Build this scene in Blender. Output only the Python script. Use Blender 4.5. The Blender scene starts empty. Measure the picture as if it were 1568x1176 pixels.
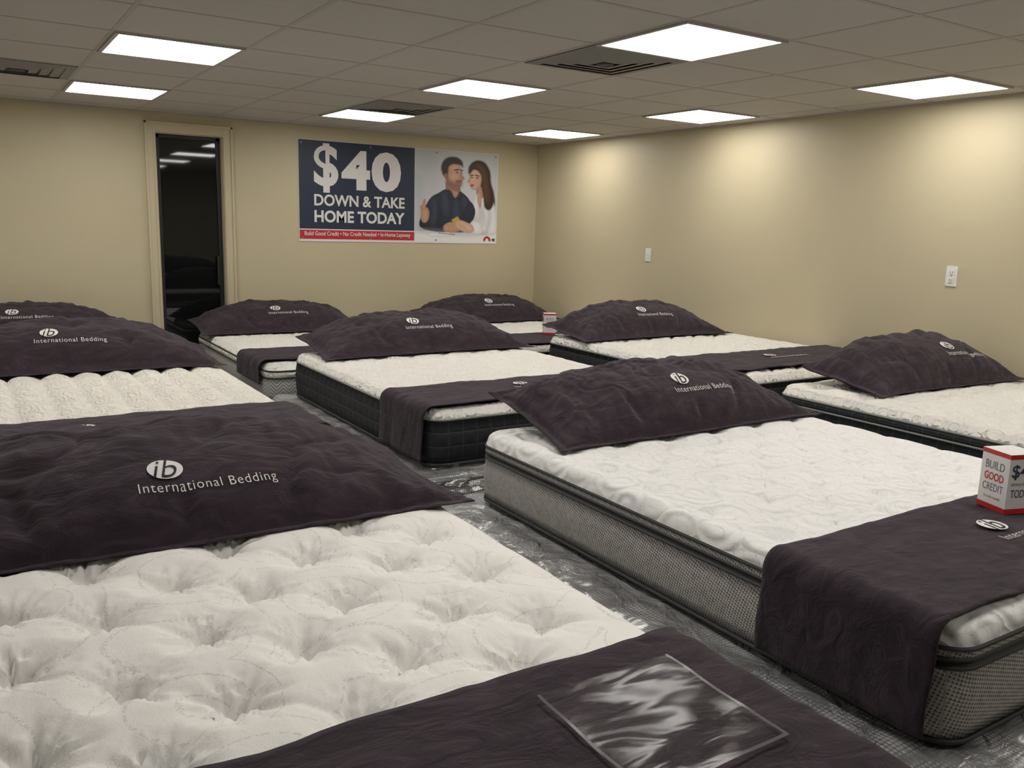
import bpy, bmesh, random
import numpy as np
from math import *
from mathutils import Vector, Matrix, noise
random.seed(3)
S=bpy.context.scene
COL=S.collection
S.view_settings.view_transform='Standard'
S.view_settings.look='None'
# ------------------------------------------------------------ helpers
def link(o,parent=None):
    COL.objects.link(o)
    if parent: o.parent=parent
    return o
def mesh_obj(name,verts,faces,mats,fm=None,smooth=False,parent=None):
    me=bpy.data.meshes.new(name);me.from_pydata(verts,[],faces);
    for m in mats: me.materials.append(m)
    if fm: me.polygons.foreach_set('material_index',fm)
    if smooth: me.polygons.foreach_set('use_smooth',[True]*len(me.polygons))
    me.update()
    return link(bpy.data.objects.new(name,me),parent)
def fix_normals(o):
    bm=bmesh.new();bm.from_mesh(o.data);bmesh.ops.recalc_face_normals(bm,faces=bm.faces);bm.to_mesh(o.data);bm.free()
class MB:
    """collects boxes / polys with material slots into a single mesh"""
    def __init__(s): s.v=[];s.f=[];s.m=[];s.mats=[]
    def mi(s,mat):
        if mat not in s.mats: s.mats.append(mat)
        return s.mats.index(mat)
    def box(s,a,b,mat,bev=0):
        x0,y0,z0=[min(p,q) for p,q in zip(a,b)];x1,y1,z1=[max(p,q) for p,q in zip(a,b)]
        n=len(s.v);s.v+=[(x,y,z) for z in(z0,z1) for y in(y0,y1) for x in(x0,x1)]
        s.f+=[tuple(n+i for i in q) for q in [(0,2,3,1),(4,5,7,6),(0,1,5,4),(2,6,7,3),(0,4,6,2),(1,3,7,5)]]
        s.m+=[s.mi(mat)]*6
    def poly(s,pts,mat):
        n=len(s.v);s.v+=list(pts);s.f.append(tuple(range(n,n+len(pts))));s.m.append(s.mi(mat))
    def cyl(s,c,r,h,axis,mat,n=24):
        c=Vector(c);ax=Vector(axis).normalized();t=ax.orthogonal().normalized();b=ax.cross(t)
        k=len(s.v)
        for hh in (0,h):
            for i in range(n):
                a=2*pi*i/n;s.v.append(tuple(c+ax*hh+t*cos(a)*r+b*sin(a)*r))
        for i in range(n): s.f.append((k+i,k+(i+1)%n,k+n+(i+1)%n,k+n+i));s.m.append(s.mi(mat))
        s.f.append(tuple(k+n-1-i for i in range(n)));s.f.append(tuple(k+n+i for i in range(n)));s.m+=[s.mi(mat)]*2
    def build(s,name,parent=None,bevel=0):
        o=mesh_obj(name,s.v,s.f,s.mats,s.m,parent=parent)
        if bevel:
            b=o.modifiers.new('bev','BEVEL');b.width=bevel;b.segments=2
        return o
def text_mesh(body,size,bold=0.0,align='LEFT',shear=0.0,spacing=1.0):
    c=bpy.data.curves.new('t','FONT');c.body=body;c.size=size;c.offset=bold;c.align_x=align;c.shear=shear;c.space_character=spacing;c.resolution_u=4
    o=bpy.data.objects.new('t',c);COL.objects.link(o);bpy.context.view_layer.update()
    dg=bpy.context.evaluated_depsgraph_get();me=bpy.data.meshes.new_from_object(o.evaluated_get(dg))
    vs=[v.co.copy() for v in me.vertices];fs=[tuple(p.vertices) for p in me.polygons]
    bpy.data.objects.remove(o);bpy.data.curves.remove(c);bpy.data.meshes.remove(me)
    return vs,fs
def fit_text(body,w,h,bold=0.0,**k):
    vs,fs=text_mesh(body,1.0,bold,**k)
    x0=min(v.x for v in vs);x1=max(v.x for v in vs);y0=min(v.y for v in vs);y1=max(v.y for v in vs)
    return [((v.x-x0)/(x1-x0)*w,(v.y-y0)/(y1-y0)*h) for v in vs],fs
# ------------------------------------------------------------ materials
class NM:
    def __init__(s,name,col=(.8,.8,.8),rough=.6,**kw):
        s.m=bpy.data.materials.new(name);s.m.use_nodes=True;s.t=s.m.node_tree;s.n=s.t.nodes;s.b=s.n['Principled BSDF']
        s.b.inputs['Base Color'].default_value=(*col,1);s.b.inputs['Roughness'].default_value=rough
        for k,v in kw.items(): s.b.inputs[k.replace('_',' ')].default_value=v
        s.co=None
    def node(s,ty,ins={},**props):
        n=s.n.new(ty)
        for k,v in props.items(): setattr(n,k,v)
        for k,v in ins.items():
            if isinstance(v,bpy.types.NodeSocket): s.t.links.new(v,n.inputs[k])
            else: n.inputs[k].default_value=v
        return n
    def obj(s):
        if not s.co: s.co=s.n.new('ShaderNodeTexCoord')
        return s.co.outputs['Object']
    def mapped(s,scale,rot=(0,0,0)):
        return s.node('ShaderNodeMapping',{'Vector':s.obj(),'Scale':scale,'Rotation':rot}).outputs[0]
    def math(s,op,a,b=0.0):
        n=s.node('ShaderNodeMath',{0:a,1:b},operation=op);return n.outputs[0]
    def noise(s,scale,detail=4,rough=.5,vec=None,dist=0.0):
        return s.node('ShaderNodeTexNoise',{'Vector':vec or s.obj(),'Scale':scale,'Detail':detail,'Roughness':rough,'Distortion':dist}).outputs['Fac']
    def vor(s,scale,vec=None,feature='F1',rnd=1.0):
        return s.node('ShaderNodeTexVoronoi',{'Vector':vec or s.obj(),'Scale':scale,'Randomness':rnd},feature=feature).outputs['Distance']
    def ramp(s,fac,stops):
        n=s.node('ShaderNodeValToRGB',{0:fac});e=n.color_ramp.elements
        e[0].position=stops[0][0];e[0].color=(*stops[0][1],1);e[1].position=stops[-1][0];e[1].color=(*stops[-1][1],1)
        for p,c in stops[1:-1]:
            q=e.new(p);q.color=(*c,1)
        return n.outputs[0]
    def bump(s,h,strength=.3,dist=.01,prev=None):
        ins={'Height':h,'Strength':strength,'Distance':dist}
        if prev: ins['Normal']=prev
        n=s.node('ShaderNodeBump',ins);s.t.links.new(n.outputs[0],s.b.inputs['Normal']);return n.outputs[0]
    def color(s,sock): s.t.links.new(sock,s.b.inputs['Base Color'])
def flat(name,col,rough=.6,**k): return NM(name,col,rough,**k).m
def mat_wall():
    m=NM('beige_wall_paint',(.6,.5,.33),.5);m.color(m.ramp(m.noise(1.3,2),[(.3,(.540,.475,.320)),(.7,(.565,.498,.335))]))
    m.bump(m.noise(220,1),.12,.002);return m.m
def mat_ceiling():
    m=NM('acoustic_ceiling_tile',(.6,.58,.55),.9);m.color(m.ramp(m.noise(230,2,.7),[(.33,(.48,.445,.405)),(.47,(.58,.545,.50))]))
    return m.m
def mat_floor():
    m=NM('dark_carpet',(.05,.048,.05),.95);m.color(m.ramp(m.noise(300,2),[(.3,(.03,.028,.03)),(.7,(.07,.065,.07))]));return m.m
def mat_fabric(name='aubergine_fabric',c=(.0365,.0245,.032)):
    m=NM(name,c,.9,Sheen_Weight=.08,Sheen_Roughness=.5,Specular_IOR_Level=.22)
    v=m.mapped((1.0,2.2,1.6),(0,0,.5));nz=m.noise(8,4,.6,v,1.2)
    m.color(m.ramp(nz,[(.3,tuple(t*.70 for t in c)),(.52,c),(.72,tuple(t*1.6 for t in c))]))
    b=m.bump(nz,.45,.024);m.bump(m.noise(700,1),.2,.001,b);return m.m
def mat_white_quilt(kind):
    base={'A':(.82,.80,.765),'B':(.83,.825,.81),'C':(.80,.785,.735),'D':(.80,.77,.70)}[kind]
    m=NM('white_quilt_'+kind,base,.85,Specular_IOR_Level=.2)
    dk=tuple(t*.62 for t in base)
    sc={'A':3.4,'B':5,'C':9,'D':12}[kind]
    if kind in 'ABC':
        d=m.vor(sc,rnd=.55);s=m.math('SINE',m.math('MULTIPLY',d,44.0));line=m.math('GREATER_THAN',s,.95)
        dots=m.math('GREATER_THAN',m.noise(210,0),.50)
        mx=m.node('ShaderNodeMixRGB',{0:m.math('MULTIPLY',m.math('MULTIPLY',line,dots),.42 if kind!='C' else .25),1:(*base,1),2:(*dk,1)});m.color(mx.outputs[0])
    b=m.bump(m.noise(18,4,.6),.30 if kind in 'AB' else .6,.012)
    if kind!='A':
        d=m.vor(sc*1.4,rnd=.9);b=m.bump(m.math('SINE',m.math('MULTIPLY',d,22.0)),.6,.005,b)
    m.bump(m.noise(350 if kind in 'AB' else 110,2,.7),.15 if kind in'AB' else .7,.004,b);return m.m
def sidevec(m,sc):
    sp=m.node('ShaderNodeSeparateXYZ',{0:m.obj()});
    at=m.node('ShaderNodeAttribute',{},attribute_name='girth')
    return at.outputs['Fac'],sp.outputs[2]
def mat_side_grey():
    m=NM('grey_knit_side',(.3,.29,.28),.85)
    s,z=sidevec(m,1)
    a=m.math('SINE',m.math('MULTIPLY',m.math('ADD',s,m.math('MULTIPLY',z,.55)),430.0));b=m.math('SINE',m.math('MULTIPLY',m.math('SUBTRACT',z,m.math('MULTIPLY',s,.55)),430.0))
    p=m.math('ADD',m.math('MULTIPLY',a,b),m.math('MULTIPLY',m.math('SUBTRACT',m.noise(60,2),.5),1.2))
    m.color(m.ramp(p,[(0.0,(.48,.46,.43)),(.6,(.13,.125,.118))]));m.bump(p,.35,.003);return m.m
def mat_side_black():
    m=NM('black_quilted_side',(.018,.019,.022),.7)
    s,z=sidevec(m,1)
    a=m.math('ABSOLUTE',m.math('SINE',m.math('MULTIPLY',s,pi/.075)));b=m.math('ABSOLUTE',m.math('SINE',m.math('MULTIPLY',z,pi/.065)))
    h=m.math('MINIMUM',a,b);m.color(m.ramp(h,[(.02,(.045,.048,.052)),(.14,(.014,.015,.018))]));m.bump(m.math('POWER',h,.5),.6,.008);return m.m
def mat_side_chevron():
    m=NM('grey_chevron_side',(.5,.5,.5),.85)
    s,z=sidevec(m,1)
    tri=m.math('PINGPONG',s,.04);w=m.math('SINE',m.math('MULTIPLY',m.math('ADD',z,tri),260.0))
    m.color(m.ramp(w,[(.2,(.28,.28,.28)),(.6,(.62,.61,.58))]));return m.m
def mat_wrap():
    m=NM('plastic_wrapped_ticking',(.2,.2,.2),.4,Coat_Weight=.7,Coat_Roughness=.15)
    v=m.vor(85,rnd=.0);m.color(m.ramp(v,[(.3,(.60,.60,.61)),(.5,(.25,.25,.255))]))
    b=m.bump(m.noise(10,4,.6,None,.8),.9,.05);m.t.links.new(b,m.b.inputs['Coat Normal']);return m.m
def mat_clear(name,fac,sc,rough=.07,st=.8,dist=.03):
    m=NM(name,(1,1,1),.06);n=m.n;out=n['Material Output']
    tr=n.new('ShaderNodeBsdfTransparent');gl=n.new('ShaderNodeBsdfGlossy');gl.inputs['Roughness'].default_value=rough
    mx=n.new('ShaderNodeMixShader');mx.inputs[0].default_value=fac
    bp=m.node('ShaderNodeBump',{'Height':m.noise(sc,2,.4,m.mapped((1,2.6,1),(0,0,.7)),.7),'Strength':st,'Distance':dist})
    m.t.links.new(bp.outputs[0],gl.inputs['Normal'])
    m.t.links.new(tr.outputs[0],mx.inputs[1]);m.t.links.new(gl.outputs[0],mx.inputs[2]);m.t.links.new(mx.outputs[0],out.inputs[0]);return m.m
def mat_emit(name,c,s):
    m=NM(name,c,.5);m.b.inputs['Emission Color'].default_value=(*c,1);m.b.inputs['Emission Strength'].default_value=s;return m.m
WALL=mat_wall();CEIL=mat_ceiling();FLOOR=mat_floor();FAB=mat_fabric();FAB2=mat_fabric('aubergine_runner_fabric',(.0345,.0232,.0305))
QA,QB,QC,QD=[mat_white_quilt(k) for k in 'ABCD']
SGREY=mat_side_grey();SBLK=mat_side_black();SCHEV=mat_side_chevron();WRAP=mat_wrap()
CLEAR=mat_clear('clear_vinyl',.055,6,.16,.35,.012);SHEET=mat_clear('clear_plastic_film',.20,9,.28,.6,.02)
VEDGE=flat('vinyl_edge_weld',(.12,.11,.12),.2)
PIPE_D=flat('dark_piping',(.035,.035,.035),.6);PIPE_G=flat('grey_green_piping',(.28,.30,.26),.6)
INK=flat('white_thread',(.74,.72,.72),.7)
TRIM=flat('door_casing_paint',(.57,.50,.345),.4);BLACKM=flat('black_metal',(.02,.02,.02),.35)
GLASS=flat('dark_night_glass',(.006,.007,.007),.03,Specular_IOR_Level=.7)
PLATE=flat('white_plate_plastic',(.8,.79,.75),.35);SLOT=flat('socket_slot',(.05,.05,.05),.5)
TBAR=flat('ceiling_grid_metal',(.50,.465,.425),.9)
VENT=flat('vent_metal',(.22,.21,.20),.5);VENTD=flat('vent_dark',(.09,.085,.08),.8)
LAMP=mat_emit('troffer_diffuser',(1,.965,.91),10.8)
BASE=flat('baseboard_vinyl',(.12,.10,.08),.5)
# ------------------------------------------------------------ room
H=2.43;X0=-8.0;Y0=-10.4
def room():
    b=MB();b.box((X0,Y0,-.1),(0,0.0,0),FLOOR);b.build('floor')
    b=MB();b.box((X0,Y0,H),(0,0,H+.1),CEIL)
    tx,ty=.62,.6083
    x=-.22
    while x>X0:
        b.box((x-.011,Y0,H-.0015),(x+.011,0,H),TBAR);x-=tx
    y=-1.10+.3042
    while y>Y0:
        b.box((X0,y-.011,H-.0018),(0,y+.011,H),TBAR);y-=ty
    y=-1.10+.3042+ty
    if y<0: b.box((X0,y-.011,H-.0018),(0,y+.011,H),TBAR)
    b.box((-.02,Y0,H-.01),(0,0,H),TBAR);b.box((X0,-.02,H-.01),(0,0,H),TBAR)
    b.build('ceiling')
    b=MB();b.box((0,Y0,0),(.1,0.1,H),WALL);b.build('wall_right')
    b=MB();b.box((X0-.1,Y0,0),(X0,0.1,H),WALL);b.build('wall_left')
    b=MB();b.box((X0,Y0-.1,0),(0,Y0,H),WALL);b.build('wall_front')
    dl,dr,dt=-3.805,-3.265,2.265
    b=MB()
    for q in [((X0,0,0),(dl,.14,H)),((dr,0,0),(0,.14,H)),((dl,0,dt),(dr,.14,H))]: b.box(*q,WALL)
    b.build('wall_back')
    b=MB();w=.085
    for (a,c) in [((dl-w,-.018,0),(dl,0,dt+w)),((dr,-.018,0),(dr+w,0,dt+w)),((dl,-.018,dt),(dr,0,dt+w))]:
        b.box(a,c,TRIM)
    for (a,c) in [((dl-w,-.028,0),(dl-w+.018,-.018,dt+w)),((dr+w-.018,-.028,0),(dr+w,-.018,dt+w)),((dl-w,-.028,dt+w-.018),(dr+w,-.018,dt+w)),
                  ((dl-.02,-.024,0),(dl-.006,-.018,dt)),((dr+.006,-.024,0),(dr+.02,-.018,dt))]: b.box(a,c,TRIM)
    b.build('trim_1',bevel=.002)
    b=MB();g=.006
    b.box((dl,0,0),(dl+g,.10,dt),TRIM);b.box((dr-g,0,0),(dr,.10,dt),TRIM);b.box((dl,0,dt-g),(dr,.10,dt),TRIM)
    for (a,c) in [((dl+g,.055,0),(dl+.04,.095,dt-g)),((dr-.04,.055,0),(dr-g,.095,dt-g)),((dl+g,.055,dt-.035),(dr-g,.095,dt-g)),((dl+g,.055,0),(dr-g,.095,.2))]: b.box(a,c,BLACKM)
    b.box((dl+.03,.072,.15),(dr-.03,.08,dt-.03),GLASS)
    b.box((dr-.062,.03,1.0),(dr-.045,.055,1.25),BLACKM)
    b.build('door_1',bevel=.002)
    for n,(a,c) in {'baseboard_right':((-.012,Y0,0),(0,-.012,.1)),'baseboard_back':((dr+.085,-.012,0),(0,0,.1)),'baseboard_left':((X0,Y0,0),(X0+.012,0,.1))}.items():
        b=MB();b.box(a,c,BASE);b.build(n)
    for x in (-.53,-2.39,-4.25,-6.11):
        for y in (-1.10,-2.925,-4.75,-6.575,-8.4):
            if (x,y) in ((-4.25,-8.4),(-6.11,-8.4),(-6.11,-6.575)): continue
            b=MB();h=.282;f=.302
            b.box((x-h,y-h,H-.008),(x+h,y+h,H-.003),LAMP)
            for a,c in [((x-f,y-f),(x+f,y-h)),((x-f,y+h),(x+f,y+f)),((x-f,y-h),(x-h,y+h)),((x+h,y-h),(x+f,y+h))]:
                b.box((*a,H-.010),(*c,H-.001),TBAR)
            b.build('ceiling_light_panel')
    for x,y in [(-2.39,-4.141),(-2.39,-1.708),(-4.87,-1.708)]:
        b=MB();f=.296
        b.box((x-f,y-f,H-.006),(x+f,y+f,H-.002),VENT)
        for k,(r,z) in enumerate([(.285,.006),(.225,.008),(.165,.010),(.105,.012)]):
            q=r-.045;zt=H-z;zb=H-z-.006
            o=[(x-r,y-r,zt),(x+r,y-r,zt),(x+r,y+r,zt),(x-r,y+r,zt)];i=[(x-q,y-q,zb),(x+q,y-q,zb),(x+q,y+q,zb),(x-q,y+q,zb)]
            for j in range(4): b.poly([o[j],i[j],i[(j+1)%4],o[(j+1)%4]],VENT)
        b.cyl((x,y,H-.02),.045,.012,(0,0,1),VENTD,20)
        b.build('air_vent')
    b=MB();y,z=-1.84,1.365
    b.box((-.007,y-.036,z-.058),(0,y+.036,z+.058),PLATE);b.box((-.009,y-.017,z-.034),(-.006,y+.017,z+.034),PLATE);b.box((-.016,y-.006,z-.004),(-.008,y+.006,z+.014),PLATE);b.build('light_switch',bevel=.002)
    b=MB();y,z=-4.69,1.36
    b.box((-.007,y-.036,z-.062),(0,y+.036,z+.062),PLATE)
    for dz in (.024,-.024):
        b.box((-.010,y-.017,z+dz-.016),(-.006,y+.017,z+dz+.016),PLATE)
        b.box((-.0108,y-.009,z+dz-.006),(-.0095,y-.0065,z+dz+.007),SLOT);b.box((-.0108,y+.0065,z+dz-.006),(-.0095,y+.009,z+dz+.007),SLOT)
        b.cyl((-.0108,y,z+dz-.010),.0028,.0012,(1,0,0),SLOT,10)
    b.cyl((-.009,y,z),.003,.003,(1,0,0),VENT,10)
    b.build('electrical_outlet')
room()
# ------------------------------------------------------------ mattresses
def padded_block(name,cx,cy,w,l,z0,z1,hfun,profile,topmat,res=.02,cr=.09,er=.045,fade=.10):
    nx=max(8,int(w/res));ny=max(8,int(l/res));hw,hl=w/2,l/2
    V=[];mats=[topmat]
    def dist(x,y):
        qx=abs(x)-(hw-cr);qy=abs(y)-(hl-cr)
        return cr-(hypot(max(qx,0),max(qy,0))+min(max(qx,qy),0))
    for j in range(ny+1):
        for i in range(nx+1):
            a=2*i/nx-1;c=2*j/ny-1
            a=a*(1+.06*(1-a*a)) if abs(a)<1 else a;c=c*(1+.05*(1-c*c)) if abs(c)<1 else c
            x=a*hw;y=c*hl
            qx=abs(x)-(hw-cr);qy=abs(y)-(hl-cr)
            if qx>0 and qy>0:
                m=max(qx,qy);L=hypot(qx,qy);k=m/L
                x=copysign(hw-cr+qx*k,x);y=copysign(hl-cr+qy*k,y)
            d=max(0,dist(x,y))
            z=z1
            if d<er: z-=er-sqrt(max(0,er*er-(er-d)**2))
            f=min(1,d/fade);f=f*f*(3-2*f)
            z+=hfun(x,y)*f
            V.append((cx+x,cy+y,z))
    idx=lambda i,j:j*(nx+1)+i
    F=[];FM=[]
    for j in range(ny):
        for i in range(nx):
            F.append((idx(i,j),idx(i+1,j),idx(i+1,j+1),idx(i,j+1)));FM.append(0)
    per=[idx(i,0) for i in range(nx)]+[idx(nx,j) for j in range(ny)]+[idx(i,ny) for i in range(nx,0,-1)]+[idx(0,j) for j in range(ny,0,-1)]
    nrm=[];G=[0.0]*len(V);acc=0.0;gl=[]
    for t,k in enumerate(per):
        if t: acc+=(Vector(V[k]).xy-Vector(V[per[t-1]]).xy).length
        G[k]=acc;gl.append(acc)
        x=V[k][0]-cx;y=V[k][1]-cy
        qx=abs(x)-(hw-cr);qy=abs(y)-(hl-cr)
        if qx>1e-6 and qy>1e-6:
            n=Vector((copysign(qx,x),copysign(qy,y),0)).normalized()
        elif qx>qy: n=Vector((copysign(1,x),0,0))
        else: n=Vector((0,copysign(1,y),0))
        nrm.append(n)
    prev=per
    for (dz,off,mat) in profile:
        if mat not in mats: mats.append(mat)
        mi=mats.index(mat);s=len(V)
        for k,n in zip(per,nrm):
            x,y,_=V[k];V.append((x+n.x*off,y+n.y*off,z1-dz))
        G+=gl
        cur=list(range(s,s+len(per)));N=len(per)
        for q in range(N):
            F.append((prev[q],cur[q],cur[(q+1)%N],prev[(q+1)%N]));FM.append(mi)
        prev=cur
    F.append(tuple(reversed(prev)));FM.append(mats.index(profile[-1][2]))
    o=mesh_obj(name,V,F,mats,FM,smooth=True);fix_normals(o)
    at=o.data.attributes.new('girth','FLOAT','POINT');at.data.foreach_set('value',G)
    return o
def pipe(z,mat,r=.007,below=None):
    return [(z-r,0.0,below or mat),(z-r*.6,r*.8,mat),(z,r,mat),(z+r*.6,r*.8,mat),(z+r,0.0,mat)]
def panel(z0,z1,mat,bulge=.006,n=5):
    return [(z0+(z1-z0)*k/n,bulge*sin(pi*k/n),mat) for k in range(1,n+1)]
def prof(h,style):
    if style=='A': return [*pipe(.055,PIPE_D),*panel(.062,.10,QB,.008),*pipe(.108,PIPE_D),*panel(.115,h-.014,SGREY),*pipe(h-.008,PIPE_D)]
    if style=='B': return [*pipe(.053,PIPE_D,.006,QB),*panel(.059,.071,SGREY,.002,2),*pipe(.077,PIPE_D,.005,SGREY),*panel(.082,.093,PIPE_D,-.006,3),*pipe(.099,PIPE_D,.005),*panel(.104,h-.014,SGREY,.008),*pipe(h-.008,PIPE_D)]
    if style=='C': return [*pipe(.050,PIPE_G,.006),*panel(.056,h-.014,SBLK,.010),*pipe(h-.008,PIPE_D)]
    if style=='H': return [*pipe(.050,PIPE_G,.006),*panel(.056,.09,SBLK,.008),*pipe(.095,PIPE_G,.005),*panel(.10,h-.014,SBLK,.010),*pipe(h-.008,PIPE_D)]
    if style=='E': return [*pipe(.050,PIPE_D,.006,QC),*panel(.056,.09,QC,.006),*pipe(.096,PIPE_D,.006),*panel(.102,h-.014,SCHEV,.008),*pipe(h-.008,PIPE_D)]
def tuft_fun(cx,cy,ox,oy,px,py,depth,rad,puff,seed,fold=.30,fr=1.5,micro=1.0):
    """staggered button tufts: buttons sit in dimples, gathers radiate from them, soft valleys join them"""
    def f(x,y):
        X=(x+cx-ox)/px;Y=(y+cy-oy)/py
        i0=floor(X);j0=floor(Y);best=9;bd=(0,0);bi=(0,0)
        for i in range(i0-1,i0+3):
            for j in range(j0-1,j0+3):
                if (i+j)%2: continue
                jx=.02*noise.noise(Vector((i*3.1,j*2.7,seed)));jy=.02*noise.noise(Vector((i*1.7,j*4.1,seed+5)))
                dx=(X-i)*px-jx;dy=(Y-j)*py-jy;r=hypot(dx,dy)
                if r<best: best=r;bd=(dx,dy);bi=(i,j)
        r=best;a=atan2(bd[1],bd[0]);R=.5*hypot(px,py)
        h=-depth*exp(-(r/rad)**1.0)
        q=Vector((cos(a),sin(a),0));o=Vector((bi[0]*1.37,bi[1]*2.11,seed))
        g1=noise.noise(q*2.4+o);g2=noise.noise(q*5.0+o*1.3)
        g=-exp(-(g1/.08)**2)-.6*exp(-(g2/.12)**2)+.30
        h+=depth*fold*g*exp(-((r-rad*1.2)/(rad*fr))**2)
        c=min(abs(sin(pi*(X+Y)/2)),abs(sin(pi*(X-Y)/2)))
        h-=puff*exp(-(c/.16)**1.2)*(.75*exp(-r/(R*.5))+.08)
        h+=puff*.4*min(1,(r/R))**2
        h+=micro*(.005*noise.noise(Vector((x*10,y*10,seed)))+.0015*noise.noise(Vector((x*34,y*34,seed))))
        return h
    return f
def waffle(p,amp,seed):
    def f(x,y):
        a=abs(sin(pi*x/p))*abs(sin(pi*y/p));return amp*(a**.5-.7)+.006*noise.noise(Vector((x*22,y*22,seed)))
    return f
def soft(amp,seed,p=.16):
    def f(x,y):
        c=min(abs(sin(pi*(x+y)/p/1.4)),abs(sin(pi*(x-y)/p/1.4)))
        return amp*(min(1,c*2)**.5-1)+.007*noise.noise(Vector((x*9,y*9,seed)))+.005*noise.noise(Vector((x*26,y*26,seed)))
    return f
# x0,x1,yfoot,yhead,ztop,zbot
BEDS={
'A':(-5.62,-4.07,-7.13,-5.09,.79,.50),
'B':(-3.53,-1.98,-6.89,-4.86,.78,.50),
'C':(-3.50,-1.95,-4.40,-2.46,.76,.49),
'D':(-5.57,-4.02,-4.60,-2.50,.77,.50),
'E':(-3.58,-2.18,-2.20,-0.16,.64,.38),
'F':(-1.60,-0.06,-2.16,-0.12,.65,.38),
'G':(-1.61,-0.04,-4.50,-2.56,.80,.52),
'H':(-1.55,-0.03,-6.75,-4.68,.79,.50),
'I':(-5.65,-4.10,-2.20,-0.14,.66,.38)}
def tops(k,cx,cy):
    return {'A':tuft_fun(cx,cy,-4.728,-6.272,.16,.14,.062,.024,.026,1.3,.34,2.0,.8),
    'B':tuft_fun(cx,cy,-3.4,-6.8,.125,.125,.024,.020,.012,4.2),
    'C':soft(.014,2),'D':waffle(.145,.038,3),'E':soft(.010,4),'F':soft(.010,5),'G':soft(.016,6),'H':tuft_fun(cx,cy,-1,-5,.14,.14,.026,.03,.014,6.2),'I':soft(.005,8)}[k]
STY={'A':('A',QA,.0078),'B':('B',QB,.011),'C':('C',QC,.016),'D':('E',QD,.014),'E':('E',QC,.03),'F':('C',QC,.03),'G':('C',QC,.018),'H':('H',QC,.018),'I':('E',QC,.04)}
# box-spring overhang: left,right,foot,head
OV={'A':(0,.20,.05,.05),'B':(.25,.05,.35,.10),'C':(.12,.05,.10,.08),'D':(.02,.12,.05,.05),'H':(.08,.01,.1,.06),'G':(.05,.01,.06,.05),'F':(.02,.02,.02,.02)}
for k,(x0,x1,y0,y1,zt,zb) in BEDS.items():
    cx,cy=(x0+x1)/2,(y0+y1)/2;st,q,res=STY[k]
    padded_block('mattress',cx,cy,x1-x0-.02,y1-y0-.02,zb,zt,tops(k,cx,cy),prof(zt-zb,st),q,res,fade=.13 if k=='A' else .10)
    a,b_,c,d=OV.get(k,(.02,.02,.02,.02))
    X0_,X1_,Y0_,Y1_=x0-a,x1+b_,y0-c,y1+d
    sd=ord(k)
    hf=lambda x,y:-.012+.011*noise.noise(Vector((x*7,y*7,sd)))
    h=zb-.001
    padded_block('box_spring',(X0_+X1_)/2,(Y0_+Y1_)/2,X1_-X0_,Y1_-Y0_,0,zb-.001,hf,
        [*pipe(.04,PIPE_D,.006,WRAP),*panel(.046,.22,WRAP,.006),*panel(.22,.235,BLACKM,-.02,2),*panel(.235,h,BLACKM,-.0,2)],WRAP,.025,er=.03,cr=.06,fade=.03)
# crumpled clear film draped over the exposed box-spring edges and into the gaps
def film(xa,xb,ya,yb,z,sd,amp=.03):
    nx=max(6,int(abs(xb-xa)/.010));ny=max(6,int(abs(yb-ya)/.012));V=[];F=[]
    for j in range(ny+1):
        for i in range(nx+1):
            x=xa+(xb-xa)*i/nx;y=ya+(yb-ya)*j/ny;u=i/nx;v=j/ny
            n1=noise.noise(Vector((x*5,y*4,sd)));n2=noise.noise(Vector((x*12+n1*2,y*10,sd+4)))
            w=amp*(.6*(1-abs(n1)*2.2)+.4*(1-abs(n2)*2.5))
            e=min(1,4*min(u,1-u))*min(1,8*min(v,1-v))
            V.append((x,y,z+.003+max(0,w)*(.35+.65*e)))
    for j in range(ny):
        for i in range(nx):
            a=j*(nx+1)+i;F.append((a,a+1,a+nx+2,a+nx+1))
    mesh_obj('plastic_wrap_sheet',V,F,[SHEET],smooth=True)
film(-4.05,-3.56,-7.4,-4.95,.505,1,.028)
film(-4.00,-3.53,-4.60,-2.7,.505,2,.035)
film(-3.7,-1.9,-4.83,-4.43,.505,3,.035)
film(-3.60,-1.8,-7.35,-6.92,.505,4,.022)
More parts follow.
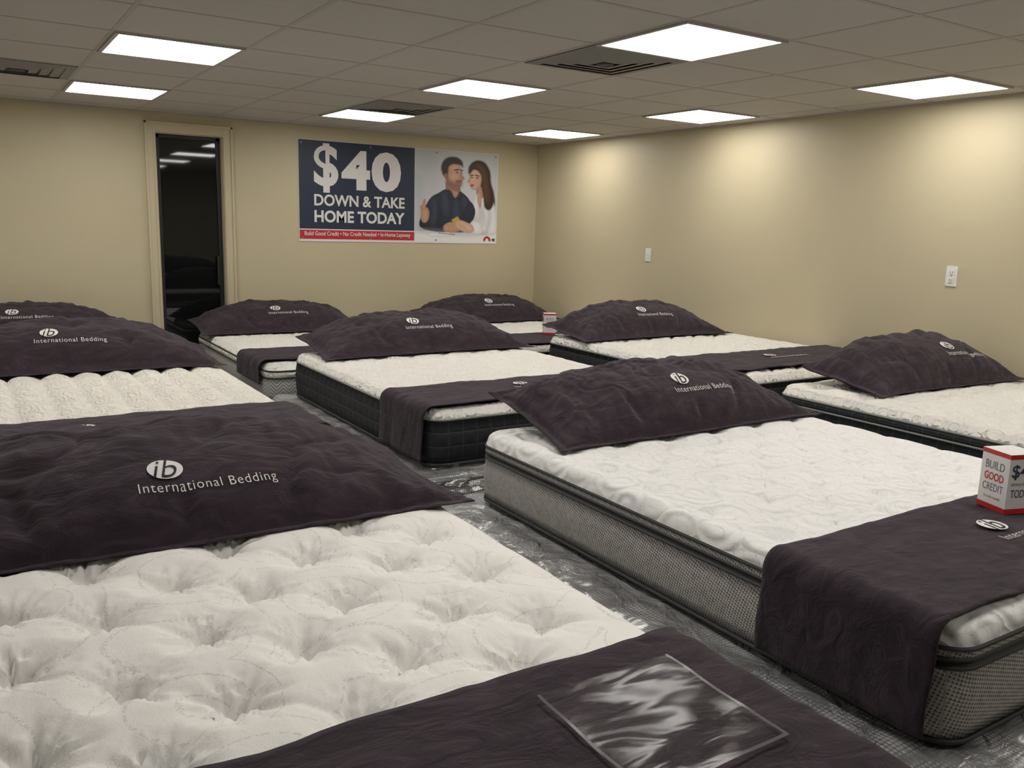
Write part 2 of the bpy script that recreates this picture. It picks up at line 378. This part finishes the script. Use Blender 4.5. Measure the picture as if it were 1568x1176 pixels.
# ------------------------------------------------------------ pillows
def pillow_surf(W,D,seed,T,le,re,lx,pu=2.6):
    def P(u,v,side=1):
        au,av=abs(u),abs(v)
        x=u*W*(.955+.045*v*v);y=v*D*(.90+.10*u*u*u*u)
        y+=-.03*(1-v)*.5*sin(u*2.5+seed)*.5
        uu=min(1,au/.955);vv=min(1,av/.90)
        h=((1-uu**pu)**.72)*((1-vv**2.4)**.46)
        e=.010+.15*((v+1)/2)**1.35*(1-(le if u<0 else re)*au**2.5)
        e+=.014*noise.noise(Vector((u*4,v*3,seed)))*(v+1)/2
        if side>0:
            z=e+T*h
            calm=1-.9*exp(-(((x-lx-.165)/.24)**4))*exp(-((v+.45)/.42)**4)
            wr=noise.noise(Vector((u*9,v*2.2,seed+3)))*.022+noise.noise(Vector((u*22,v*4,seed)))*.011
            wr*=(1-h*.45)*min(1,(1-max(uu,vv))*6+.25)*calm
            wr+=.014*noise.noise(Vector((u*5,v*3,seed+9)))*h*calm
            # long soft drag folds
            n2=noise.noise(Vector((u*3.2+v*.8,v*2.4-u*.6,seed+20)))
            wr+=-.010*exp(-(n2/.06)**2)*h*calm
            cr=-.038*exp(-((u-.03*sin(seed)-.03-.05*v)/.03)**2)*max(0,min(1,(-.66-v)*6))*min(1,(1-vv)*9)
            cr+=-.022*exp(-((u-.5-.2*v)/.03)**2)*max(0,min(1,(-.2-v)*3))*min(1,(1-vv)*9)
            cr+=-.022*exp(-((u+.55+.15*v)/.03)**2)*max(0,min(1,(-.3-v)*3))*min(1,(1-vv)*9)
            fl=-.004*(exp(-((au-.955)/.012)**2)+exp(-((av-.90)/.025)**2))
            z+=wr+cr+fl+.0015
        else:
            z=max(e-.13*h-.0015,.003)
        return Vector((x,y,max(z,.004)))
    return P
def make_pillow(cx,yf,z,W,D,seed,lx,le,re,fine=False,ybs=-.172,T=.155,pu=2.6):
    P=pillow_surf(W,D,seed,T,le,re,lx,pu);nu,nv=(190,76) if fine else (120,48)
    V=[];F=[]
    for s in (1,-1):
        for j in range(nv+1):
            for i in range(nu+1):
                V.append(tuple(P(2*i/nu-1,2*j/nv-1,s)))
    n=(nu+1)*(nv+1);idx=lambda i,j:j*(nu+1)+i
    for j in range(nv):
        for i in range(nu):
            q=(idx(i,j),idx(i+1,j),idx(i+1,j+1),idx(i,j+1));F.append(q);F.append(tuple(n+t for t in reversed(q)))
    per=[idx(i,0) for i in range(nu)]+[idx(nu,j) for j in range(nv)]+[idx(i,nv) for i in range(nu,0,-1)]+[idx(0,j) for j in range(nv,0,-1)]
    for a,b in zip(per,per[1:]+per[:1]): F.append((a,n+a,n+b,b))
    o=mesh_obj('body_pillow',V,F,[FAB],smooth=True);fix_normals(o)
    o.location=(cx,yf+D*.98,z)
    LV=[];LF=[];LM=[]
    def add(pts,fs,mi,off):
        k=len(LV)
        for (x,y) in pts:
            u=x/W/.96;v=y/D
            p=P(u,v);LV.append((p.x,p.y-off*.5,p.z+off));
        for f in fs: LF.append(tuple(k+t for t in f));LM.append(mi)
    tw=.335;x0=lx;yb=ybs*D/.27
    pts,fs=fit_text('International Bedding',tw,.046,-.006,spacing=1.12);add([(x0+a,yb+b*.75) for a,b in pts],fs,0,.004)
    ex,ey,er=x0+.072,yb+.084,.043
    n=28;rings=5;pp=[(ex,ey)];ff=[]
    for r in range(1,rings+1):
        for i in range(n): pp.append((ex+er*r/rings*cos(2*pi*i/n),ey+er*.88*r/rings*sin(2*pi*i/n)))
    for i in range(n): ff.append((0,1+i,1+(i+1)%n))
    for r in range(1,rings):
        for i in range(n): ff.append((1+(r-1)*n+i,1+r*n+i,1+r*n+(i+1)%n,1+(r-1)*n+(i+1)%n))
    add(pp,ff,0,.004)
    pts,fs=fit_text('ib',.060,.080,-.008,shear=.3);add([(ex-.033+a,ey-.034+b*.85) for a,b in pts],fs,1,.0062)
    mesh_obj('embroidered_logo',LV,LF,[INK,FAB],LM,parent=o)
    return o
def flat_logo(x,y,z,parent,s=1.0):
    V=[];F=[];M=[]
    def add(pts,fs,mi,zz):
        k=len(V)
        for a,b in pts: V.append((x+a*s,y+b*s,zz))
        for f in fs: F.append(tuple(k+t for t in f));M.append(mi)
    pts,fs=fit_text('International Bedding',.34,.04,-.008,spacing=1.12);add([(a-.17,b-.06) for a,b in pts],fs,0,z)
    pp=[(-.09+.04*cos(2*pi*i/28),.04+.04*sin(2*pi*i/28)) for i in range(28)];add(pp,[tuple(range(28))],0,z)
    pts,fs=fit_text('ib',.056,.076,0,shear=.35);add([(a-.120,b+.004) for a,b in pts],fs,1,z+.0008)
    mesh_obj('printed_logo',V,F,[INK,FAB2],M,parent=parent)
# W,D,yfront,centre x,logo x,left drop,right drop
PW={'A':(.79,.31,-5.70,-4.81,-.095,.6,.85),'B':(.73,.27,-5.34,-2.71,-.08,.15,.7),'C':(.77,.26,-2.91,-2.68,-.165,.5,.7),'D':(.78,.26,-2.92,-4.795,-.15,.6,.8),
'E':(.73,.26,-.70,-2.92,-.15,.5,.7),'F':(.78,.26,-.68,-.83,-.11,.6,.7),'G':(.73,.26,-3.06,-.895,-.13,.6,.7),'H':(.68,.26,-5.24,-.715,.045,.5,.6),'I':(.76,.26,-.68,-4.875,-.14,.6,.6)}
for n,(k,(W,D,yf,cxo,lx,le,re)) in enumerate(PW.items()):
    zt=BEDS[k][4]
    make_pillow(cxo,yf,zt+.004,W,D,n*1.7+.5,lx,le,re,k in 'AB',-.192 if k=='A' else -.172,.138 if k=='A' else (.17 if k=='H' else .158),3.2 if k=='A' else 2.8)
# ------------------------------------------------------------ runners
def runner(k,ya,yb,seed,hl=.9,hr=.8,logo=True,g=.012):
    x0,x1,y0,y1,zt,zb=BEDS[k];r=.05
    L=x0-.014;R=x1+.014;T=zt+g;path=[]
    if R>-.02: R=-.02
    zl=zt-(zt-zb)*hl;zr=zt-(zt-zb)*hr
    N=14
    for i in range(N): path.append((L,zl+(T-r-zl)*i/N,-1,0))
    for i in range(9):
        a=pi-pi/2*i/8;path.append((L+r+r*cos(a),T-r+r*sin(a),cos(a),sin(a)))
    M=110
    for i in range(1,M): path.append((L+r+(R-L-2*r)*i/M,T,0,1))
    for i in range(9):
        a=pi/2-pi/2*i/8;path.append((R-r+r*cos(a),T-r+r*sin(a),cos(a),sin(a)))
    for i in range(1,N+1): path.append((R,T-r-(T-r-zr)*i/N,1,0))
    nv=40;V=[];F=[]
    for i,(x,z,nx,nz) in enumerate(path):
        for j in range(nv+1):
            v=j/nv;y=ya+(yb-ya)*v
            w=.006+.006*noise.noise(Vector((x*6+z*6,y*13,seed)))+.003*noise.noise(Vector((x*20,y*30+z*9,seed)))
            hang=max(0,(zt-.05-z))/.25
            w+=hang*(.010*(1+sin(y*26+seed))*.5) if nx<=0 else 0
            ed=.010*noise.noise(Vector((x*5,z*6,seed+v*3)))
            V.append((x+nx*max(0,w),y+ed,z+nz*w))
    for i in range(len(path)-1):
        for j in range(nv):
            a=i*(nv+1)+j;F.append((a,a+1,a+nv+2,a+nv+1))
    o=mesh_obj('bed_runner',V,F,[FAB2],smooth=True);fix_normals(o)
    m=o.modifiers.new('thick','SOLIDIFY');m.thickness=.005;m.offset=0
    if logo: flat_logo((x0+x1)/2,(ya+yb)/2,T+.017,o)
    return o
runner('A',-7.15,-6.61,1,logo=False,g=.020)
runner('B',-6.85,-6.38,2,g=.014);runner('C',-4.37,-3.90,3);runner('D',-4.55,-4.05,4,g=.016)
runner('E',-2.10,-1.55,5,.55);runner('F',-2.12,-1.55,6,.6);runner('G',-4.40,-3.86,7);runner('H',-6.72,-6.2,8,g=.016)
V=[];F=[];FM=[];n=44
for j in range(n+1):
    for i in range(n+1):
        x=-4.49+.29*i/n;y=-7.0+.29*j/n
        V.append((x+.01*(j/n),y,.79+.036+.005*(1+noise.noise(Vector((x*7+y*5,y*12-x*4,2))))))
for j in range(n):
    for i in range(n):
        a=j*(n+1)+i;F.append((a,a+1,a+n+2,a+n+1));FM.append(1 if min(i,j,n-1-i)==0 else 0)
o=mesh_obj('clear_plastic_pouch',V,F,[CLEAR,VEDGE],FM,smooth=True)
# ------------------------------------------------------------ signs
RED=flat('sign_red',(.55,.02,.03),.4);CARD=flat('sign_card',(.78,.77,.76),.4);GREY=flat('sign_grey_ink',(.10,.10,.11),.5);NAVY=flat('sign_navy',(.03,.045,.10),.5)
def card_sign(x,y,z,ang):
    w=.0525;h=.18
    b=MB();b.box((-w,-w,0),(w,w,h),CARD);b.box((-w-.0006,-w-.0006,0),(w+.0006,w+.0006,.016),RED);b.box((-w-.0006,-w-.0006,h-.014),(w+.0006,w+.0006,h-.0005),RED)
    par=b.build('countertop_sign');par.location=(x,y,z);par.rotation_euler=(0,0,ang)
    V=[];F=[];M=[]
    def put(rot,body,cx,cz,wid,hei,mi,bold=0):
        pts,fs=fit_text(body,wid,hei,bold);k=len(V);c,s=cos(rot),sin(rot)
        for a,q in pts:
            X=cx-wid/2+a;Y=-w-.001;Z=cz+q
            V.append((X*c-Y*s,X*s+Y*c,Z))
        for f in fs: F.append(tuple(k+t for t in f));M.append(mi)
    for q in range(4):
        r=q*pi/2
        if q%2==0:
            put(r,'BUILD',0,.122,.07,.024,0,-.005);put(r,'GOOD',0,.088,.072,.024,1,.02);put(r,'CREDIT',0,.056,.076,.023,0,-.005);put(r,'no credit needed',0,.034,.06,.007,0)
        else:
            put(r,'$40',0,.104,.084,.046,2,.015);put(r,'DOWN & TAKE HOME',0,.086,.08,.009,0);put(r,'TODAY',0,.050,.078,.024,2,.0)
    mesh_obj('sign_lettering',V,F,[GREY,RED,NAVY],M,parent=par)
card_sign(-2.64,-6.50,.78+.024,atan2(.316,-.948)+pi/2)
card_sign(-.95,-1.68,.65+.023,radians(-28))
# ------------------------------------------------------------ banner
def banner():
    W,Hh=2.11,.91;x0,z0=-2.60,1.395
    BN=flat('banner_navy_vinyl',(.014,.024,.055),.5);BR=flat('banner_red_vinyl',(.50,.02,.035),.5);BW=flat('banner_white_ink',(.74,.73,.72),.5)
    par=MB();sx=1.165
    par.box((x0,-.006,z0),(x0+W,-.002,z0+Hh),BW)
    par.box((x0+.004,-.0066,z0+.115),(x0+sx-.004,-.004,z0+Hh-.004),BN)
    par.box((x0+.004,-.0066,z0+.022),(x0+sx-.004,-.004,z0+.105),BR)
    for gx in (.03,.7,1.4,2.08):
        for gz in (.03,Hh-.03): par.cyl((x0+gx,-.0085,z0+gz),.009,.003,(0,1,0),VENT,14)
    P=par.build('wall_banner')
    V=[];F=[];M=[];mats=[BW]
    def txt(body,x,z,w,h,bold=0.0,depth=-.0078):
        pts,fs=fit_text(body,w,h,bold);k=len(V)
        for a,b in pts: V.append((x0+x+a,depth,z0+z+b))
        for f in fs: F.append(tuple(k+t for t in f));M.append(0)
    txt('$',.145,.445,.235,.44,.025);txt('4',.41,.48,.285,.36,.05);txt('0',.71,.475,.305,.37,.055)
    txt('DOWN & TAKE',.145,.325,.91,.105,.025);txt('HOME TODAY',.145,.175,.91,.11,.03)
    txt('Build Good Credit \u2022 No Credit Needed \u2022 In-Home Layaway',.05,.043,1.07,.050,.012)
    mesh_obj('banner_lettering',V,F,mats,M,parent=P)
    # printed photograph: ink colours stored per vertex on a fine grid (units 129 x 145, y down)
    gx,gy=258,290
    PX,PY=np.meshgrid(np.linspace(0,129,gx+1),np.linspace(0,145,gy+1))
    img=np.zeros(PX.shape+(3,))
    lin=lambda c:np.array([(v/255)**2.2 for v in c])
    top=lin((196,200,206));bot=lin((222,223,226))
    img[:]=top+(bot-top)*(PY/145)[...,None]
    img*=(1-.10*np.exp(-((PX-20)/22)**2))[...,None]
    def smooth(p,n=6):
        out=[];L=len(p)
        for i in range(L):
            a,b,c,d=[np.array(p[(i+t)%L],float) for t in(-1,0,1,2)]
            for k in range(n):
                t=k/n;out.append(.5*((2*b)+(c-a)*t+(2*a-5*b+4*c-d)*t*t+(3*b-a-3*c+d)*t**3))
        return np.array(out)
    def sh(rgb,pts,sm=True,soft=.6,edge=.25,ew=3.0,dirn=(0,0),op=1.0,grain=0.0):
        q=smooth(pts) if sm else np.array(pts,float)
        lo=q.min(0)-3;hi=q.max(0)+3
        c0,c1=max(0,int(lo[0]*2)),min(gx+1,int(hi[0]*2)+2);r0,r1=max(0,int(lo[1]*2)),min(gy+1,int(hi[1]*2)+2)
        if c1<=c0 or r1<=r0: return
        x=PX[r0:r1,c0:c1];y=PY[r0:r1,c0:c1];d=np.full(x.shape,1e9);ins=np.zeros(x.shape,bool)
        for i in range(len(q)):
            ax,ay=q[i];bx,by=q[(i+1)%len(q)];ex,ey=bx-ax,by-ay;L=ex*ex+ey*ey+1e-12
            t=np.clip(((x-ax)*ex+(y-ay)*ey)/L,0,1);d=np.minimum(d,np.hypot(x-ax-t*ex,y-ay-t*ey))
            cond=((ay>y)!=(by>y))
            with np.errstate(divide='ignore',invalid='ignore'):
                xi=ax+(y-ay)/(by-ay+1e-12)*ex
            ins^=cond&(x<xi)
        sd=np.where(ins,d,-d);al=np.clip(sd/soft*.5+.5,0,1)*op
        shade=1-edge*np.exp(-np.maximum(sd,0)/ew)
        cx,cy=q.mean(0);s=max(hi-lo);shade=shade+((x-cx)*dirn[0]+(y-cy)*dirn[1])/s
        if grain: shade=shade+grain*np.sin(x*1.9+y*.45+2*np.sin(y*.13))
        col=lin(rgb)[None,None]*np.clip(shade,.2,1.7)[...,None]
        img[r0:r1,c0:c1]=img[r0:r1,c0:c1]*(1-al[...,None])+col*al[...,None]
    def ell(rgb,x,y,rx,ry,a=0,n=12,**k):
        a=radians(a);sh(rgb,[(x+rx*cos(2*pi*i/n)*cos(a)-ry*sin(2*pi*i/n)*sin(a),y+rx*cos(2*pi*i/n)*sin(a)+ry*sin(2*pi*i/n)*cos(a)) for i in range(n)],**k)
    sk=(206,160,134);sk2=(168,118,95);skw=(226,184,160);navy=(36,44,62);navy2=(70,82,106);hair=(40,29,25);whair=(66,42,32);whair2=(120,80,56);bl=(240,240,243);bl2=(176,180,190)
    sh((238,238,240),[(0,127),(129,123),(129,145),(0,145)],False,edge=0)
    sh((178,186,196),[(0,40),(12,44),(13,127),(0,128)],False,soft=6,edge=0,op=.6)
    sh(sk2,[(48,46),(66,52),(70,66),(60,76),(48,66)])
    sh(navy,[(48,60),(36,66),(24,74),(15,90),(8,108),(8,120),(22,126),(50,128),(86,126),(94,112),(90,88),(82,72),(70,63),(66,70),(58,72)],edge=.4,ew=5,dirn=(.3,-.3))
    for p in ([(28,78),(34,90),(33,106),(28,116),(26,106),(27,92)],[(62,74),(66,86),(65,108),(61,108),(61,88)],[(44,68),(50,82),(48,100),(44,90)],[(76,74),(84,88),(86,104),(80,98),(76,86)]):
        sh(navy2,p,soft=5,edge=0,op=.5)
    sh((20,24,34),[(36,84),(40,100),(38,122),(34,120),(35,100)],soft=4,edge=0,op=.8)
    sh(navy,[(50,60),(56,64),(62,74),(56,78),(50,68)],edge=.5);sh(navy,[(66,66),(70,62),(74,68),(68,78),(64,74)],edge=.5)
    sh(sk,[(55,60),(61,73),(67,65),(62,61)],edge=.5)
    sh(sk,[(45,30),(46,21),(56,17),(66,20),(71,28),(72,35),(76,42),(72,45),(71,53),(64,59),(55,56),(47,46)],edge=.35,ew=4,dirn=(.35,-.25))
    sh((110,80,66),[(48,40),(53,46),(60,48),(64,46),(71,46),(71.5,53),(64,60),(55,57),(48,50)],soft=4,edge=0,op=.7)
    sh((80,56,48),[(63,45.5),(71,44.5),(72,46.5),(64,48)],soft=1.4,op=.6)
    sh((186,108,98),[(65,49),(71,48.6),(70,51),(66,51.4)],soft=.8)
    ell((225,180,155),58,40,4,4,soft=4,edge=0,op=.5);ell((228,185,160),60,24,7,3,soft=4,edge=0,op=.5)
    sh(hair,[(42,38),(39,26),(43,15),(52,9),(64,9),(72,15),(73,24),(68,21),(58,20),(51,25),(50,34),(48,42)],soft=1.5,edge=0,grain=.12,dirn=(.2,-.4))
    ell(sk2,46.5,39,2.6,4.4,-10,edge=.5,ew=1.5)
    sh(hair,[(60,28.5),(66,27),(66.5,28.8),(60,30)],soft=.8);sh(hair,[(69,27.5),(73,28.4),(73,30),(69,29)],soft=.8)
    ell((60,44,40),64,32.6,2.1,1,soft=.8,edge=0);ell((60,44,40),71,33,1.3,.9,soft=.8,edge=0)
    sh(sk2,[(69,35),(75.5,41.5),(72,43.5),(69,41)],soft=2,edge=0,op=.6)
    sh(whair,[(83,34),(82,24),(88,15),(98,11),(109,15),(117,28),(119,46),(124,62),(126,80),(120,94),(110,92),(102,80),(100,60),(100,40),(94,28)],soft=1.5,grain=.12,edge=.3)
    sh((196,150,128),[(97,52),(106,54),(108,66),(100,78),(95,64)],edge=.4)
    sh(bl,[(98,64),(104,72),(112,62),(121,72),(127,92),(129,128),(100,130),(88,124),(84,112),(88,92),(92,76)],edge=.22,ew=3,dirn=(.1,-.1))
    for p in ([(100,74),(104,92),(102,118),(99,118),(99,92)],[(114,80),(120,98),(116,122),(112,124),(115,100)],[(90,90),(96,104),(94,120),(90,112)],[(106,84),(110,100),(108,116),(105,100)]): sh(bl2,p,soft=4,edge=0,op=.7)
    sh((214,168,146),[(98,64),(104,74),(102,88),(97,76)],soft=1,edge=.3)
    sh(skw,[(84,33),(88,26),(96,24),(103,32),(104,44),(100,54),(92,59),(86,56),(84,50),(80,46),(83,40)],edge=.3,ew=4,dirn=(-.3,-.2))
    ell((214,150,132),94,46,4,4,soft=4,edge=0,op=.5)
    sh(whair,[(84,34),(84,22),(92,14),(104,15),(113,26),(117,44),(120,62),(124,78),(118,90),(109,86),(106,66),(103,52),(103,38),(98,29),(90,27)],soft=1.5,grain=.18,edge=.3)
    sh(whair2,[(98,19),(107,27),(111,44),(115,66),(113,76),(109,60),(106,40),(101,27)],soft=5,edge=0,op=.6,grain=.2)
    ell((66,44,38),87.5,39.2,2.0,1,soft=.8,edge=0);ell((66,44,38),96,39.5,2.2,1,soft=.8,edge=0);sh(whair,[(84,35.6),(90,34.4),(90,36),(85,37)],soft=.8);sh(whair,[(93,34.4),(99,35.4),(99,37),(93,36)],soft=.8)
    sh((190,84,84),[(84.8,50.6),(91,50),(89,53.6),(85.8,53.2)],soft=.8);sh((186,132,110),[(81.5,45.5),(84,41),(86,46.5)],soft=2,edge=0,op=.7)
    sh((150,150,156),[(10,124),(60,126),(110,126),(100,132),(30,132)],soft=5,edge=0,op=.5)
    sh(navy,[(84,78),(94,92),(88,112),(72,122),(60,120),(70,106)],edge=.45,ew=4,dirn=(.3,-.2))
    sh(sk,[(9,98),(8,88),(13,86),(15,90),(19,90),(22,98),(20,110),(14,114),(9,108)],edge=.35,ew=3)
    sh(sk,[(11,92),(13,78),(16,78),(16,92)],edge=.4,ew=2)
    sh(sk,[(44,118),(52,112),(60,112),(68,117),(70,124),(60,128),(46,127)],edge=.35,ew=3)
    for i in range(4): sh(sk2,[(50+i*4.2,116),(51+i*4.2,116),(53+i*4.2,125),(52+i*4.2,125)],False,soft=1,edge=0,op=.7)
    sh((210,174,84),[(56,108),(66,102),(70,108),(60,114)],False)
    sh(bl,[(90,108),(104,112),(106,128),(92,130),(84,122)],edge=.3)
    sh(skw,[(62,112),(70,108),(80,111),(90,116),(92,126),(80,128),(70,124),(64,120)],edge=.32,ew=3)
    for i in range(3): sh(sk2,[(66+i*4,113+i),(67+i*4,113+i),(72.6+i*4,121+i),(71.4+i*4,121+i)],False,soft=1,edge=0,op=.7)
    sh((250,250,250),[(20,130),(52,128),(58,133),(24,136)],False);sh((60,60,70),[(36,129),(62,131),(62,132),(36,130)],False)
    sh((190,30,40),[(108,141),(109,136),(114,133),(119,136),(120,141),(117,141),(116,138),(114,136.5),(112,138),(111,141)],edge=0,soft=.4)
    sh((60,60,60),[(122,137),(127,137),(127,141),(122,141)],False,edge=0,soft=.4)
    px0,px1,pz1,pz0=x0+sx,x0+W-.006,z0+Hh-.006,z0+.004
    vs=[(px0+(px1-px0)*i/gx,-.0072,pz1+(pz0-pz1)*j/gy) for j in range(gy+1) for i in range(gx+1)]
    fs=[(j*(gx+1)+i,(j+1)*(gx+1)+i,(j+1)*(gx+1)+i+1,j*(gx+1)+i+1) for j in range(gy) for i in range(gx)]
    m=NM('printed_photo_ink',(.5,.5,.5),.5);at=m.node('ShaderNodeAttribute',{},attribute_name='ink');m.color(at.outputs['Color'])
    o=mesh_obj('printed_couple_photo',vs,fs,[m.m],parent=P)
    ca=o.data.color_attributes.new('ink','FLOAT_COLOR','POINT')
    rgba=np.concatenate([img.reshape(-1,3)*.95,np.ones((img.shape[0]*img.shape[1],1))],1).astype(np.float32)
    ca.data.foreach_set('color',rgba.ravel())
banner()
# ------------------------------------------------------------ camera
f,ya,p,r=1316.6,radians(32.699),radians(10.504),radians(1.66)
Fv=Vector((sin(ya)*cos(p),cos(ya)*cos(p),-sin(p)));Rv=Vector((cos(ya),-sin(ya),0));Uv=Rv.cross(Fv)
R2=Rv*cos(r)+Uv*sin(r);U2=-Rv*sin(r)+Uv*cos(r)
cam=bpy.data.cameras.new('camera');co=bpy.data.objects.new('camera',cam);COL.objects.link(co)
cam.sensor_width=36;cam.lens=f/1568*36;cam.clip_start=.05
M=Matrix((R2,U2,-Fv)).transposed().to_4x4();M.translation=(-5.236,-7.784,1.6);co.matrix_world=M
S.camera=co
w=bpy.data.worlds.new('w');S.world=w;w.use_nodes=True;w.node_tree.nodes['Background'].inputs[0].default_value=(.01,.01,.01,1)
